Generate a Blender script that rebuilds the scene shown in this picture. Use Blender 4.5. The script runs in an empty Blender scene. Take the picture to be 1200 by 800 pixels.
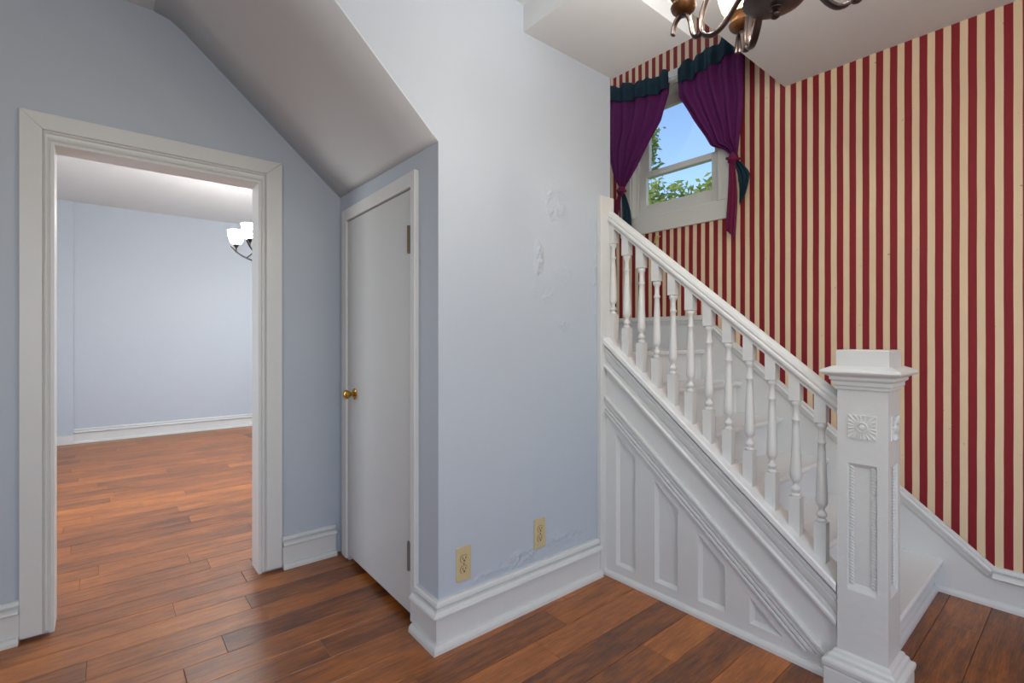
import bpy, bmesh, math, random
from mathutils import Vector
random.seed(7)
S = bpy.context.scene
COL = S.collection
PI = math.pi

# ------------------------------------------------------------------ camera
HEAD = math.atan(690 / 575.0)                 # heading of the view from +X towards +Y
cam_d = bpy.data.cameras.new('camera')
cam = bpy.data.objects.new('camera', cam_d); COL.objects.link(cam)
cam.location = (0, 0, 1.2)
cam.rotation_euler = (PI / 2, 0, HEAD - PI / 2)
cam_d.sensor_width = 36; cam_d.lens = 575 / 1200 * 36
cam_d.shift_y = -2.5 / 1200
cam_d.clip_start = 0.02
S.camera = cam
VF = Vector((math.cos(HEAD), math.sin(HEAD), 0)); VR = Vector((math.sin(HEAD), -math.cos(HEAD), 0))

# ------------------------------------------------------------------ world, sun, daylight, exposure
w = bpy.data.worlds.new('sky'); S.world = w; w.use_nodes = True
wn = w.node_tree.nodes; wl = w.node_tree.links
sky = wn.new('ShaderNodeTexSky'); sky.sky_type = 'NISHITA'; sky.sun_disc = False
sky.sun_elevation = math.radians(48); sky.sun_rotation = math.radians(250); sky.air_density = 1.0; sky.dust_density = 0.3; sky.ozone_density = 2.5
wl.new(sky.outputs[0], wn['Background'].inputs[0]); wn['Background'].inputs[1].default_value = 0.28

def lamp(name, kind, loc, energy, color=(1, 1, 1), **kw):
    d = bpy.data.lights.new(name, kind); d.energy = energy; d.color = color
    for k, v in kw.items(): setattr(d, k, v)
    o = bpy.data.objects.new(name, d); COL.objects.link(o); o.location = loc
    return o
def aim(o, d):
    o.rotation_euler = Vector(d).to_track_quat('-Z', 'Y').to_euler()
sun = lamp('sun', 'SUN', (8, 20, 14), 5.0, (1, .95, .86), angle=math.radians(.6)); aim(sun, (.08, -.75, -.65))
# daylight standing in the window openings of the rooms (behind the camera, and out of sight in the next room)
DAY = (.95, .98, 1.0)
d1 = lamp('daylight_back_window', 'AREA', (1.9, -2.62, 1.55), 9, DAY, shape='RECTANGLE', size=1.5, size_y=1.7); aim(d1, (0, 1, 0))
d2 = lamp('daylight_back_window', 'AREA', (-.3, -2.62, 1.55), 34, DAY, shape='RECTANGLE', size=1.3, size_y=1.7); aim(d2, (0, 1, 0))
d3 = lamp('daylight_side_window', 'AREA', (-1.62, -.6, 1.5), 16, DAY, shape='RECTANGLE', size=1.6, size_y=1.7); aim(d3, (1, 0, 0))
d4 = lamp('daylight_next_room', 'AREA', (3.02, 5.2, 1.5), 58, DAY, shape='RECTANGLE', size=2.2, size_y=1.7); aim(d4, (-1, 0, 0))
d6 = lamp('stairwell_fill', 'POINT', (1.9, 2.2, 4.0), 17, (.95, .98, 1), shadow_soft_size=.12)  # added unseen fill lamp, brightens the treads and the striped wall from above
d5 = lamp('daylight_next_room', 'AREA', (-1.62, 4.3, 1.5), 40, DAY, shape='RECTANGLE', size=1.4, size_y=1.7); aim(d5, (1, 0, 0))

S.view_settings.view_transform = 'Standard'; S.view_settings.look = 'None'
S.view_settings.exposure = 0.0; S.view_settings.gamma = 1.0; S.view_settings.use_curve_mapping = False

# ------------------------------------------------------------------ materials
def lin(c):
    c = c / 255
    return c / 12.92 if c <= .04045 else ((c + .055) / 1.055) ** 2.4
def rgb(r, g, b): return (lin(r), lin(g), lin(b), 1)
class NT:
    def __init__(self, name):
        m = self.m = bpy.data.materials.new(name); m.use_nodes = True
        self.t = m.node_tree; self.n = self.t.nodes; self.b = self.n['Principled BSDF']
    def node(self, typ, ins=None, **kw):
        n = self.n.new(typ)
        for k, v in kw.items(): setattr(n, k, v)
        for k, v in (ins or {}).items():
            if hasattr(v, 'is_linked'): self.t.links.new(v, n.inputs[k])
            else: n.inputs[k].default_value = v
        return n
    def math(self, op, a, b=None, c=None, clamp=False):
        ins = {0: a}
        if b is not None: ins[1] = b
        if c is not None: ins[2] = c
        n = self.node('ShaderNodeMath', ins, operation=op); n.use_clamp = clamp
        return n.outputs[0]
    def mix(self, f, a, b, blend='MIX'):
        n = self.node('ShaderNodeMix', data_type='RGBA', blend_type=blend)
        for k, v in ((0, f), (6, a), (7, b)):
            if hasattr(v, 'is_linked'): self.t.links.new(v, n.inputs[k])
            else: n.inputs[k].default_value = v
        return n.outputs[2]
    def set(self, key, v):
        if hasattr(v, 'is_linked'): self.t.links.new(v, self.b.inputs[key])
        else: self.b.inputs[key].default_value = v
    def pos(self): return self.node('ShaderNodeNewGeometry').outputs['Position']
    def scaled(self, v, s, off=None):
        n = self.node('ShaderNodeVectorMath', {0: v, 1: s}, operation='MULTIPLY').outputs[0]
        if off is not None: n = self.node('ShaderNodeVectorMath', {0: n, 1: off}, operation='ADD').outputs[0]
        return n
    def noise(self, v, scale, detail=3, rough=.5):
        return self.node('ShaderNodeTexNoise', {'Vector': v, 'Scale': scale, 'Detail': detail, 'Roughness': rough}).outputs[0]
    def bump(self, h, strength, dist=.01):
        self.set('Normal', self.node('ShaderNodeBump', {'Height': h, 'Strength': strength, 'Distance': dist}).outputs[0])

def plain(name, col, rough=.5, metal=0, bump=0, bscale=60, vary=0):
    t = NT(name); t.set('Base Color', col); t.set('Roughness', rough); t.set('Metallic', metal)
    if bump or vary:
        nz = t.noise(t.pos(), bscale, 4)
        if bump: t.bump(nz, bump, .004)
        if vary:
            big = t.noise(t.pos(), 2.5, 3)
            dark = tuple(c * (1 - vary) for c in col[:3]) + (1,)
            t.set('Base Color', t.mix(big, dark, col))
    return t.m

WALLC = rgb(182, 190, 200)
def wall_paint(name, patches=False):
    t = NT(name); p = t.pos(); t.set('Roughness', .5)
    t.set('Base Color', t.mix(t.noise(p, 1.7, 2), tuple(c * .97 for c in WALLC[:3]) + (1,), WALLC))
    h = t.math('MULTIPLY', t.noise(p, 9, 3), .35)
    if patches:   # bubbled and cracked old plaster
        mask = None
        for (x, z, rx, rz, k) in ((1.66, 1.83, .11, .13, 1.0), (1.54, 1.56, .035, .14, 1.2), (1.57, 1.42, .10, .06, .7), (1.70, 1.50, .09, .14, .5), (1.72, 1.27, .10, .06, .8), (1.66, 1.13, .1, .04, .4), (1.45, .22, .22, .05, .9), (1.70, .25, .2, .05, .8), (1.20, .205, .15, .03, .8), (1.93, 1.55, .03, .4, .7)):
            d = t.node('ShaderNodeVectorMath', {0: p, 1: (x, 1.655, z)}, operation='SUBTRACT').outputs[0]
            d = t.scaled(d, (1 / rx, 0, 1 / rz))
            L = t.node('ShaderNodeVectorMath', {0: d}, operation='LENGTH').outputs['Value']
            mk = t.math('MULTIPLY', t.math('SUBTRACT', 1.0, L, clamp=True), k)
            mask = mk if mask is None else t.math('MAXIMUM', mask, mk)
        brk = t.math('MULTIPLY', t.math('SUBTRACT', t.noise(p, 17, 3), .40, clamp=True), 5.0, clamp=True)
        v = t.node('ShaderNodeTexVoronoi', {'Vector': p, 'Scale': 70.0}, feature='SMOOTH_F1').outputs['Distance']
        ridg = t.math('MULTIPLY', t.math('MULTIPLY', t.math('ADD', t.noise(p, 95, 4, .6), v), mask), brk)
        h = t.math('ADD', h, t.math('MULTIPLY', ridg, 2.3))
    t.bump(h, .55, .008)
    return t.m
M = {}
M['wall'] = wall_paint('blue_grey_wall_paint')
M['wall_worn'] = wall_paint('blue_grey_wall_paint_bubbled', True)
M['ceil'] = plain('white_ceiling_paint', rgb(212, 214, 215), .8, bump=.08, bscale=30)
M['trim'] = plain('white_trim_paint', rgb(214, 214, 212), .36, bump=.14, bscale=45, vary=.03)
M['trim_rough'] = plain('thick_white_trim_paint', rgb(212, 212, 210), .4, bump=.55, bscale=28, vary=.03)
M['tread'] = plain('worn_white_stair_paint', rgb(230, 230, 229), .45, bump=.2, bscale=22, vary=.05)
M['door'] = plain('white_door_paint', rgb(196, 196, 195), .42, bump=.1, bscale=40)
M['dark'] = plain('gap_shade_black', rgb(16, 13, 11), .9)  # near-black colour standing in for the shade behind the closet door
M['subfloor'] = plain('dark_subfloor', rgb(40, 24, 14), .8)
M['brass'] = plain('polished_brass', rgb(196, 152, 66), .22, 1)
M['hinge'] = plain('tarnished_hinge_metal', rgb(92, 78, 56), .4, .8, bump=.2)
M['hinge_grey'] = plain('painted_hinge_metal', rgb(120, 118, 112), .4, .6, bump=.2)
M['beige'] = plain('beige_plastic', rgb(196, 178, 136), .4)
M['slot'] = plain('brown_slot', rgb(92, 62, 26), .6)
M['wframe'] = plain('old_white_window_paint', rgb(214, 212, 205), .45, bump=.4, bscale=34, vary=.06)
M['bark'] = plain('tree_bark', rgb(88, 74, 60), .9, bump=.6)
M['grass'] = plain('lawn', rgb(86, 110, 52), .9, vary=.3)
M['iron'] = plain('dark_iron', rgb(38, 36, 36), .5, .6)

def bronze():
    t = NT('brushed_bronze'); p = t.pos()
    t.set('Metallic', .85); t.set('Roughness', .3)
    t.set('Base Color', t.mix(t.noise(p, 22, 3), rgb(44, 35, 39), rgb(104, 92, 88)))
    return t.m
M['bronze'] = bronze()
M['cup'] = plain('amber_bronze_cup', rgb(108, 72, 44), .35, .7, vary=.35)

def wood(name, slab=False):
    t = NT(name)
    p = t.pos()
    info = t.node('ShaderNodeObjectInfo')
    rnd = info.outputs['Random']
    off = t.node('ShaderNodeCombineXYZ', {0: t.math('MULTIPLY', rnd, 37.0), 1: t.math('MULTIPLY', rnd, 11.0), 2: 0.0}).outputs[0]
    g = t.scaled(p, (2.2, 26, 1), off)
    grain = t.noise(g, 1.6, 6, .62)
    fine = t.noise(t.scaled(p, (9, 150, 1), off), 1.5, 4, .6)
    blot = t.noise(t.scaled(p, (3.2, 9, 1), off), 1.1, 5, .65)
    tone = t.node('ShaderNodeSeparateColor', {0: info.outputs['Color']}).outputs[0] if not slab else t.noise(t.scaled(p, (.8, 7.1, 1)), 1.0, 0)
    k = t.math('ADD', t.math('MULTIPLY', grain, .55), t.math('MULTIPLY', blot, .55))
    k = t.math('ADD', k, t.math('MULTIPLY', t.math('SUBTRACT', fine, .5), .6))
    k = t.math('ADD', k, t.math('MULTIPLY', t.math('SUBTRACT', tone, .5), .42))
    r = t.node('ShaderNodeValToRGB', {0: k})
    e = r.color_ramp.elements
    e[0].position = .22; e[0].color = rgb(54, 28, 10)
    e[1].position = .92; e[1].color = rgb(206, 140, 70)
    for pos_, c in ((.42, rgb(114, 61, 17)), (.6, rgb(160, 90, 28)), (.75, rgb(186, 110, 40))):
        x = e.new(pos_); x.color = c
    t.set('Base Color', r.outputs[0])
    t.set('Roughness', t.math('ADD', .31, t.math('MULTIPLY', fine, .16)))
    t.set('Specular IOR Level', 1.0)
    wav = t.noise(t.scaled(p, (16, 5, 1), off), 1.0, 2)
    t.bump(t.math('ADD', t.math('MULTIPLY', wav, .8), t.math('MULTIPLY', grain, .5)), .3, .006)
    return t.m
M['wood'] = wood('hand_scraped_hickory')
M['wood_slab'] = wood('hand_scraped_hickory_floor', True)

def wallpaper():
    t = NT('red_and_cream_striped_wallpaper'); p = t.pos()
    y = t.node('ShaderNodeSeparateXYZ', {0: p}).outputs[1]
    wob = t.math('MULTIPLY', t.math('SUBTRACT', t.noise(t.scaled(p, (1, 1, 1.5)), 2.2, 2), .5), .004)
    f = t.math('FRACT', t.math('DIVIDE', t.math('ADD', t.math('SUBTRACT', y, .2475 - .0592 * 60), wob), .0592))
    band = t.math('LESS_THAN', f, .52)
    # fine woven lines within the stripes
    ln = t.math('FRACT', t.math('MULTIPLY', f, 9.0))
    line = t.math('MULTIPLY', t.math('LESS_THAN', ln, .3), .10)
    red = t.mix(t.noise(p, 1.3, 3), rgb(122, 26, 34), rgb(142, 36, 44))
    cream = t.mix(t.noise(p, 1.6, 4), rgb(216, 190, 158), rgb(232, 208, 174))
    c = t.mix(band, cream, red)
    c = t.mix(line, c, rgb(90, 40, 36))
    spot = t.math('GREATER_THAN', t.noise(p, 38, 2), .755)
    c = t.mix(t.math('MULTIPLY', spot, .5), c, rgb(120, 60, 50))
    t.set('Base Color', c); t.set('Roughness', .65); t.set('Specular IOR Level', .3)
    t.bump(t.math('ADD', t.math('MULTIPLY', t.noise(t.scaled(p, (1, 5, .8)), 3, 3), .6), t.math('MULTIPLY', t.noise(p, 80, 2), .06)), .35, .01)
    return t.m
M['paper'] = wallpaper()

def fabric(name, a, b, trans=.35):
    t = NT(name); p = t.pos()
    n = t.noise(t.scaled(p, (1, 1, 1)), 120, 2)
    c = t.mix(n, a, b)
    t.set('Base Color', c); t.set('Roughness', .75)
    tr = t.node('ShaderNodeBsdfTranslucent', {'Color': t.mix(.5, c, b)})
    mx = t.node('ShaderNodeMixShader', {0: trans, 1: t.b.outputs[0], 2: tr.outputs[0]})
    t.t.links.new(mx.outputs[0], t.n['Material Output'].inputs[0])
    t.bump(t.math('ADD', t.noise(t.scaled(p, (1, 1, .6)), 26, 3), t.math('MULTIPLY', n, .3)), .5, .006)
    return t.m
M['purple'] = fabric('plum_voile', rgb(98, 28, 92), rgb(160, 66, 150), .6)
M['teal'] = fabric('dark_teal_voile', rgb(8, 40, 56), rgb(16, 62, 78), .3)
M['wine'] = fabric('wine_red_voile', rgb(110, 20, 62), rgb(140, 30, 84), .3)

def glass():
    t = NT('window_glass')
    tr = t.node('ShaderNodeBsdfTransparent', {'Color': (.97, .98, .98, 1)})
    gl = t.node('ShaderNodeBsdfGlossy', {'Color': (1, 1, 1, 1), 'Roughness': .03})
    mx = t.node('ShaderNodeMixShader', {0: .05, 1: tr.outputs[0], 2: gl.outputs[0]})
    t.t.links.new(mx.outputs[0], t.n['Material Output'].inputs[0])
    return t.m
M['glass'] = glass()

def lit_glass(name, col, strength, clear):
    t = NT(name)
    t.set('Base Color', col); t.set('Roughness', .3); t.set('Emission Color', col); t.set('Emission Strength', strength)
    if clear:
        tr = t.node('ShaderNodeBsdfTransparent', {'Color': (1, .98, .94, 1)})
        mx = t.node('ShaderNodeMixShader', {0: clear, 1: t.b.outputs[0], 2: tr.outputs[0]})
        t.t.links.new(mx.outputs[0], t.n['Material Output'].inputs[0])
    return t.m
M['cream_glass'] = lit_glass('frosted_cream_glass', rgb(214, 200, 160), .4, .72)
M['white_glass'] = lit_glass('lit_white_glass', rgb(255, 251, 246), 62, 0)

def leaf():
    t = NT('tree_leaf')
    n = t.noise(t.pos(), 2.2, 3)
    c = t.mix(n, rgb(72, 104, 44), rgb(186, 196, 104))
    t.set('Base Color', c); t.set('Roughness', .6)
    tr = t.node('ShaderNodeBsdfTranslucent', {'Color': c})
    mx = t.node('ShaderNodeMixShader', {0: .45, 1: t.b.outputs[0], 2: tr.outputs[0]})
    t.t.links.new(mx.outputs[0], t.n['Material Output'].inputs[0])
    return t.m
M['leaf'] = leaf()

# ------------------------------------------------------------------ mesh helpers
class MB:
    def __init__(self): self.v = []; self.f = []; self.s = []
    def add(self, vs, fs, smooth=False):
        o = len(self.v); self.v += [tuple(x) for x in vs]
        for f in fs: self.f.append([i + o for i in f]); self.s.append(smooth)
        return self
    def box(self, x0, x1, y0, y1, z0, z1):
        vs = [(x, y, z) for z in (z0, z1) for y in (y0, y1) for x in (x0, x1)]
        return self.add(vs, [(0, 2, 3, 1), (4, 5, 7, 6), (0, 1, 5, 4), (2, 6, 7, 3), (0, 4, 6, 2), (1, 3, 7, 5)])
    def prism(self, poly, axis, a, b):
        """poly: 2D points; axis x: (y,z), y: (x,z), z: (x,y); extruded from a to b"""
        def P(p, h): return {'x': (h, p[0], p[1]), 'y': (p[0], h, p[1]), 'z': (p[0], p[1], h)}[axis]
        n = len(poly)
        if n < 3: return self
        vs = [P(p, a) for p in poly] + [P(p, b) for p in poly]
        fs = [tuple(range(n)), tuple(range(2 * n - 1, n - 1, -1))] + [(i, i + n, (i + 1) % n + n, (i + 1) % n) for i in range(n)]
        return self.add(vs, fs)
    def lathe(self, prof, c, n=16, axis='z'):
        """prof: (r, h) from bottom to top around c"""
        vs = []; fs = []
        for r, h in prof:
            for i in range(n):
                a = 2 * PI * i / n; p, q = r * math.cos(a), r * math.sin(a)
                d = {'z': (p, q, h), 'x': (h, p, q), 'y': (p, h, q)}[axis]
                vs.append((c[0] + d[0], c[1] + d[1], c[2] + d[2]))
        for j in range(len(prof) - 1):
            for i in range(n):
                k = (i + 1) % n
                fs.append((j * n + i, j * n + k, (j + 1) * n + k, (j + 1) * n + i))
        fs.append(tuple(range(n - 1, -1, -1))); fs.append(tuple(range((len(prof) - 1) * n, len(prof) * n)))
        return self.add(vs, fs, True)
    def tube(self, pts, rad, n=8, flat=1.0, up=None):
        pts = [Vector(p) for p in pts]
        rr = rad if hasattr(rad, '__len__') else [rad] * len(pts)
        vs = []; fs = []; prev = None
        for i, p in enumerate(pts):
            t = (pts[min(i + 1, len(pts) - 1)] - pts[max(i - 1, 0)]).normalized()
            if up is not None: s = Vector(up)
            else:
                ref = prev if prev is not None else (Vector((0, 0, 1)) if abs(t.z) < .9 else Vector((1, 0, 0)))
                s = ref
            u = (s - t * s.dot(t)).normalized(); prev = u; q = t.cross(u)
            for k in range(n):
                a = 2 * PI * k / n
                vs.append(p + u * (math.cos(a) * rr[i]) + q * (math.sin(a) * rr[i] * flat))
        for j in range(len(pts) - 1):
            for i in range(n):
                k = (i + 1) % n
                fs.append((j * n + i, j * n + k, (j + 1) * n + k, (j + 1) * n + i))
        fs.append(tuple(range(n - 1, -1, -1))); fs.append(tuple(range((len(pts) - 1) * n, len(pts) * n)))
        return self.add(vs, fs, True)
    def grid(self, fn, nu, nv, smooth=True):
        vs = [fn(i / nu, j / nv) for j in range(nv + 1) for i in range(nu + 1)]
        fs = [(j * (nu + 1) + i, j * (nu + 1) + i + 1, (j + 1) * (nu + 1) + i + 1, (j + 1) * (nu + 1) + i) for j in range(nv) for i in range(nu)]
        return self.add(vs, fs, smooth)
def spline(pts, per=6):
    pts = [Vector(p) for p in pts]; out = []
    for i in range(len(pts) - 1):
        p0 = pts[max(i - 1, 0)]; p1 = pts[i]; p2 = pts[i + 1]; p3 = pts[min(i + 2, len(pts) - 1)]
        for k in range(per):
            t = k / per
            out.append(.5 * ((2 * p1) + (p2 - p0) * t + (2 * p0 - 5 * p1 + 4 * p2 - p3) * t * t + (3 * p1 - p0 - 3 * p2 + p3) * t ** 3))
    out.append(pts[-1]); return out
def interp(tab, z):
    tab = sorted(tab)
    if z <= tab[0][0]: return tab[0][1]
    for (a, b), (c, d) in zip(tab, tab[1:]):
        if z <= c: return b + (d - b) * (z - a) / (c - a)
    return tab[-1][1]
def clip(poly, a, b, c):
    out = []
    for i in range(len(poly)):
        p, q = poly[i], poly[(i + 1) % len(poly)]
        dp = a * p[0] + b * p[1] - c; dq = a * q[0] + b * q[1] - c
        if dp >= 0: out.append(p)
        if (dp > 0 > dq) or (dp < 0 < dq):
            k = dp / (dp - dq); out.append((p[0] + (q[0] - p[0]) * k, p[1] + (q[1] - p[1]) * k))
    return out
def inset(poly, d):
    """inset of a convex polygon"""
    A = sum(poly[i][0] * poly[(i + 1) % len(poly)][1] - poly[(i + 1) % len(poly)][0] * poly[i][1] for i in range(len(poly)))
    s = 1 if A > 0 else -1
    out = []; n = len(poly)
    for i in range(n):
        p0, p1, p2 = Vector(poly[i - 1]), Vector(poly[i]), Vector(poly[(i + 1) % n])
        d1 = (p1 - p0).normalized(); d2 = (p2 - p1).normalized()
        n1 = Vector((-d1.y, d1.x)) * s; n2 = Vector((-d2.y, d2.x)) * s
        m = n1 + n2; m = m / max(m.dot(n1), .25)
        out.append(tuple(p1 + m * d))
    return out

WO = {}
def obj(name, mb, mat, parent=None, origin=None, bevel=0, solid=0, angle=35, segs=2, mesh=None):
    if origin is None:
        xs, ys, zs = zip(*mb.v)
        origin = ((min(xs) + max(xs)) / 2, (min(ys) + max(ys)) / 2, min(zs))
    og = Vector(origin)
    if mesh is None:
        me = bpy.data.meshes.new(name)
        me.from_pydata([tuple(Vector(v) - og) for v in mb.v], [], mb.f)
        bm = bmesh.new(); bm.from_mesh(me)
        for f, s in zip(bm.faces, mb.s): f.smooth = s
        bmesh.ops.recalc_face_normals(bm, faces=bm.faces)
        bm.to_mesh(me); bm.free()
        if any(mb.s): me.set_sharp_from_angle(angle=math.radians(angle))
        me.materials.append(M[mat] if isinstance(mat, str) else mat)
    else: me = mesh
    o = bpy.data.objects.new(name, me); COL.objects.link(o)
    WO[o] = og
    if parent is not None:
        o.parent = parent; o.location = og - WO[parent]
    else: o.location = og
    if bevel:
        m = o.modifiers.new('bevel', 'BEVEL'); m.width = bevel; m.segments = segs; m.limit_method = 'ANGLE'; m.angle_limit = math.radians(40)
    if solid:
        m = o.modifiers.new('thickness', 'SOLIDIFY'); m.thickness = solid; m.offset = 0
    return o
def empty(name, loc):
    o = bpy.data.objects.new(name, None); COL.objects.link(o); o.location = loc; o.empty_display_size = .1
    WO[o] = Vector(loc); return o
def tag(o, label, cat=None, group=None, kind=None):
    if label: o['label'] = label
    if cat: o['category'] = cat
    if group: o['group'] = group
    if kind: o['kind'] = kind
    return o
def struct(o, label): o['label'] = label; o['kind'] = 'structure'; return o

def slab_holes(axis, plane, thick, ua, ub, za, zb, holes):
    """a wall (or ceiling) slab between plane and plane+thick with rectangular holes (u0,u1,z0,z1)"""
    us = sorted({ua, ub, *[h[0] for h in holes], *[h[1] for h in holes]}); us = [u for u in us if ua <= u <= ub]
    zs = sorted({za, zb, *[h[2] for h in holes], *[h[3] for h in holes]}); zs = [z for z in zs if za <= z <= zb]
    def P(u, z, t):
        h = plane + t
        return {'x': (h, u, z), 'y': (u, h, z), 'z': (u, z, h)}[axis]
    def full(i, j):
        if i < 0 or j < 0 or i >= len(us) - 1 or j >= len(zs) - 1: return False
        u = (us[i] + us[i + 1]) / 2; z = (zs[j] + zs[j + 1]) / 2
        return not any(h[0] < u < h[1] and h[2] < z < h[3] for h in holes)
    mb = MB()
    for i in range(len(us) - 1):
        for j in range(len(zs) - 1):
            if not full(i, j): continue
            a, b, c, d = us[i], us[i + 1], zs[j], zs[j + 1]
            for t in (0, thick): mb.add([P(a, c, t), P(b, c, t), P(b, d, t), P(a, d, t)], [(0, 1, 2, 3)])
            for (p, q, nb) in (((a, c), (a, d), (i - 1, j)), ((b, c), (b, d), (i + 1, j)), ((a, c), (b, c), (i, j - 1)), ((a, d), (b, d), (i, j + 1))):
                if not full(*nb): mb.add([P(*p, 0), P(*q, 0), P(*q, thick), P(*p, thick)], [(0, 1, 2, 3)])
    # weld
    key = {}; nv = []; mp = []
    for v in mb.v:
        k = tuple(round(c, 5) for c in v)
        if k not in key: key[k] = len(nv); nv.append(v)
        mp.append(key[k])
    mb.v = nv; mb.f = [[mp[i] for i in f] for f in mb.f]
    return mb

# ------------------------------------------------------------------ the setting
YC, YD, XK, XS = 1.655, 2.76, 1.005, 3.10      # centre wall, doorway wall, closet wall, striped wall
ZC = 2.695                                     # ceiling
X0, Y0 = -1.6, -2.6                            # unseen walls behind the camera
KY = 2.76; KX = 1.031                          # far end of the closet wall (slightly out of square)
DX0, DX1, DZ = -.166, .622, 2.011              # doorway opening
WY0, WY1, WZ0, WZ1 = 1.600, 2.295, 2.104, 3.0  # stair window opening
Y9 = 7.59; ZC2 = 2.785                         # next room

# doorway wall
struct(obj('wall_left', slab_holes('y', YD, .13, X0, 3.1, 0, ZC2 + .02, [(DX0, DX1, -1, DZ)]), 'wall'), 'blue-grey wall with the open doorway to the next room')
# centre wall with the sloping upper left edge
struct(obj('wall_center', MB().prism([(XK, 0), (2.052, 0), (2.052, 4.2), (.1, 4.2), (.1, ZC + .115), (.217, ZC + .004), (XK, 1.9755)], 'y', YC, YC + .11), 'wall_worn'), 'pale blue-grey wall with bubbled plaster above the two outlets')
# closet wall
cd = Vector((KX - XK, KY - YC, 0)); cl_len = cd.length; cd.normalize(); cn = Vector((-cd.y, cd.x, 0))   # cn points to -X (out of the wall)
def CL(s, out, z): return Vector((XK, YC, 0)) + cd * s + cn * out + Vector((0, 0, z))
def clbox(mb, s0, s1, o0, o1, z0, z1):
    vs = [CL(s, o, z) for z in (z0, z1) for o in (o0, o1) for s in (s0, s1)]
    return mb.add(vs, [(0, 2, 3, 1), (4, 5, 7, 6), (0, 1, 5, 4), (2, 6, 7, 3), (0, 4, 6, 2), (1, 3, 7, 5)])
DS0, DS1 = .200, .965                          # closet door between these distances along the wall
mb = MB(); clbox(mb, 0, DS0, -.1, 0, 0, 2.1); clbox(mb, DS1, cl_len, -.1, 0, 0, 2.1); clbox(mb, DS0, DS1, -.1, 0, 1.843, 2.1)
struct(obj('wall_closet', mb, 'wall'), 'blue-grey side wall around the closet door')
mb = MB(); clbox(mb, DS0 - .02, DS1 + .02, -.16, -.12, 0, 2.0)  # sheet behind the door gap, its shade put into the colour
struct(obj('wall_closet_shade', mb, 'dark'), 'near-black sheet behind the closet door, coloured as the shade inside')
# sloping soffit under the upper stairs, with a small curve into the flat ceiling
a0, a1 = Vector((XK, YC, 1.972)), Vector((KX, YD, 2.002)); b0, b1 = Vector((.225, YC, ZC - .003)), Vector((.238, YD, ZC - .003))
def sof(u, v):
    lo = a0.lerp(a1, v); hi = b0.lerp(b1, v)
    if u < .93: return lo.lerp(hi, u)
    t = (u - .93) / .07; base = lo.lerp(hi, .93); flat = hi + Vector((-.06, 0, .003))
    return base.lerp(hi, t).lerp(hi.lerp(flat, t), t)
mb = MB().grid(sof, 28, 4); mb2 = MB()
struct(obj('ceiling_slope', mb, 'ceil', solid=.004), 'sloping grey-white soffit above the doorway and closet')
# ceilings
struct(obj('ceiling', slab_holes('z', ZC, .12, X0, XS, Y0, YD, [(1.446, XS, 1.20, YD), (.19, 1.446, YC, YD)]), 'ceil'), 'white flat ceiling over the hall')
struct(obj('ceiling_bulkhead', MB().box(1.446, 2.066, 1.193, YC, 2.575, 2.81), 'ceil'), 'white boxed bulkhead at the ceiling beside the stairwell')
struct(obj('ceiling_stairwell', MB().box(-.2, XS, 1.1, YD, 4.2, 4.3), 'ceil'), 'ceiling high above the stairwell')
# striped wall with the window
struct(obj('wall_right', slab_holes('x', XS, .16, Y0, YD + .13, 0, 4.3, [(WY0, WY1, WZ0, WZ1)]), 'paper'), 'wall papered in red and cream vertical stripes beside the stairs')
# stairwell walls out of sight above
struct(obj('wall_stairwell_front', MB().box(2.066, XS, 1.1, 1.20, ZC + .12, 4.2), 'wall'), 'stairwell wall above the hall ceiling')
struct(obj('wall_stairwell_side', MB().box(1.96, 2.066, 1.20, YC, 2.82, 4.2), 'wall'), 'stairwell side wall above the bulkhead')
struct(obj('wall_stairwell_back', MB().box(-.2, XS, YD, YD + .13, 2.81, 4.2), 'wall'), 'back wall of the stairwell')
struct(obj('wall_stairwell_end', MB().box(-.2, -.1, 1.66, YD, 2.82, 4.2), 'wall'), 'end wall at the top of the stairs')
# unseen rest of the hall
struct(obj('wall_back', slab_holes('y', Y0 - .12, .12, X0, XS, 0, ZC, [(1.15, 2.65, .7, 2.4), (-.95, .35, .7, 2.4)]), 'wall'), 'back wall of the hall with two windows')
struct(obj('wall_side', slab_holes('x', X0 - .12, .12, Y0, Y9, 0, ZC2, [(-1.4, .2, .65, 2.35), (3.6, 5.0, .65, 2.35)]), 'wall'), 'side wall of the hall with a window')
# next room
struct(obj('wall_far', MB().box(-.262, 3.1, Y9, Y9 + .1, 0, ZC2), 'wall'), 'far blue-grey wall of the next room')
struct(obj('wall_far_breast', MB().box(X0, -.262, 7.555, Y9 + .1, 0, ZC2), 'wall'), 'blue-grey chimney breast at the left of the next room')
struct(obj('wall_far_side', slab_holes('x', 3.0, .12, YD + .13, Y9, 0, ZC2, [(4.1, 6.3, .65, 2.35)]), 'wall'), 'side wall of the next room with a window')
struct(obj('ceiling_next_room', MB().box(X0, 3.1, YD + .13, Y9 + .1, ZC2, ZC2 + .1), 'ceil'), 'white ceiling of the next room')

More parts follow.
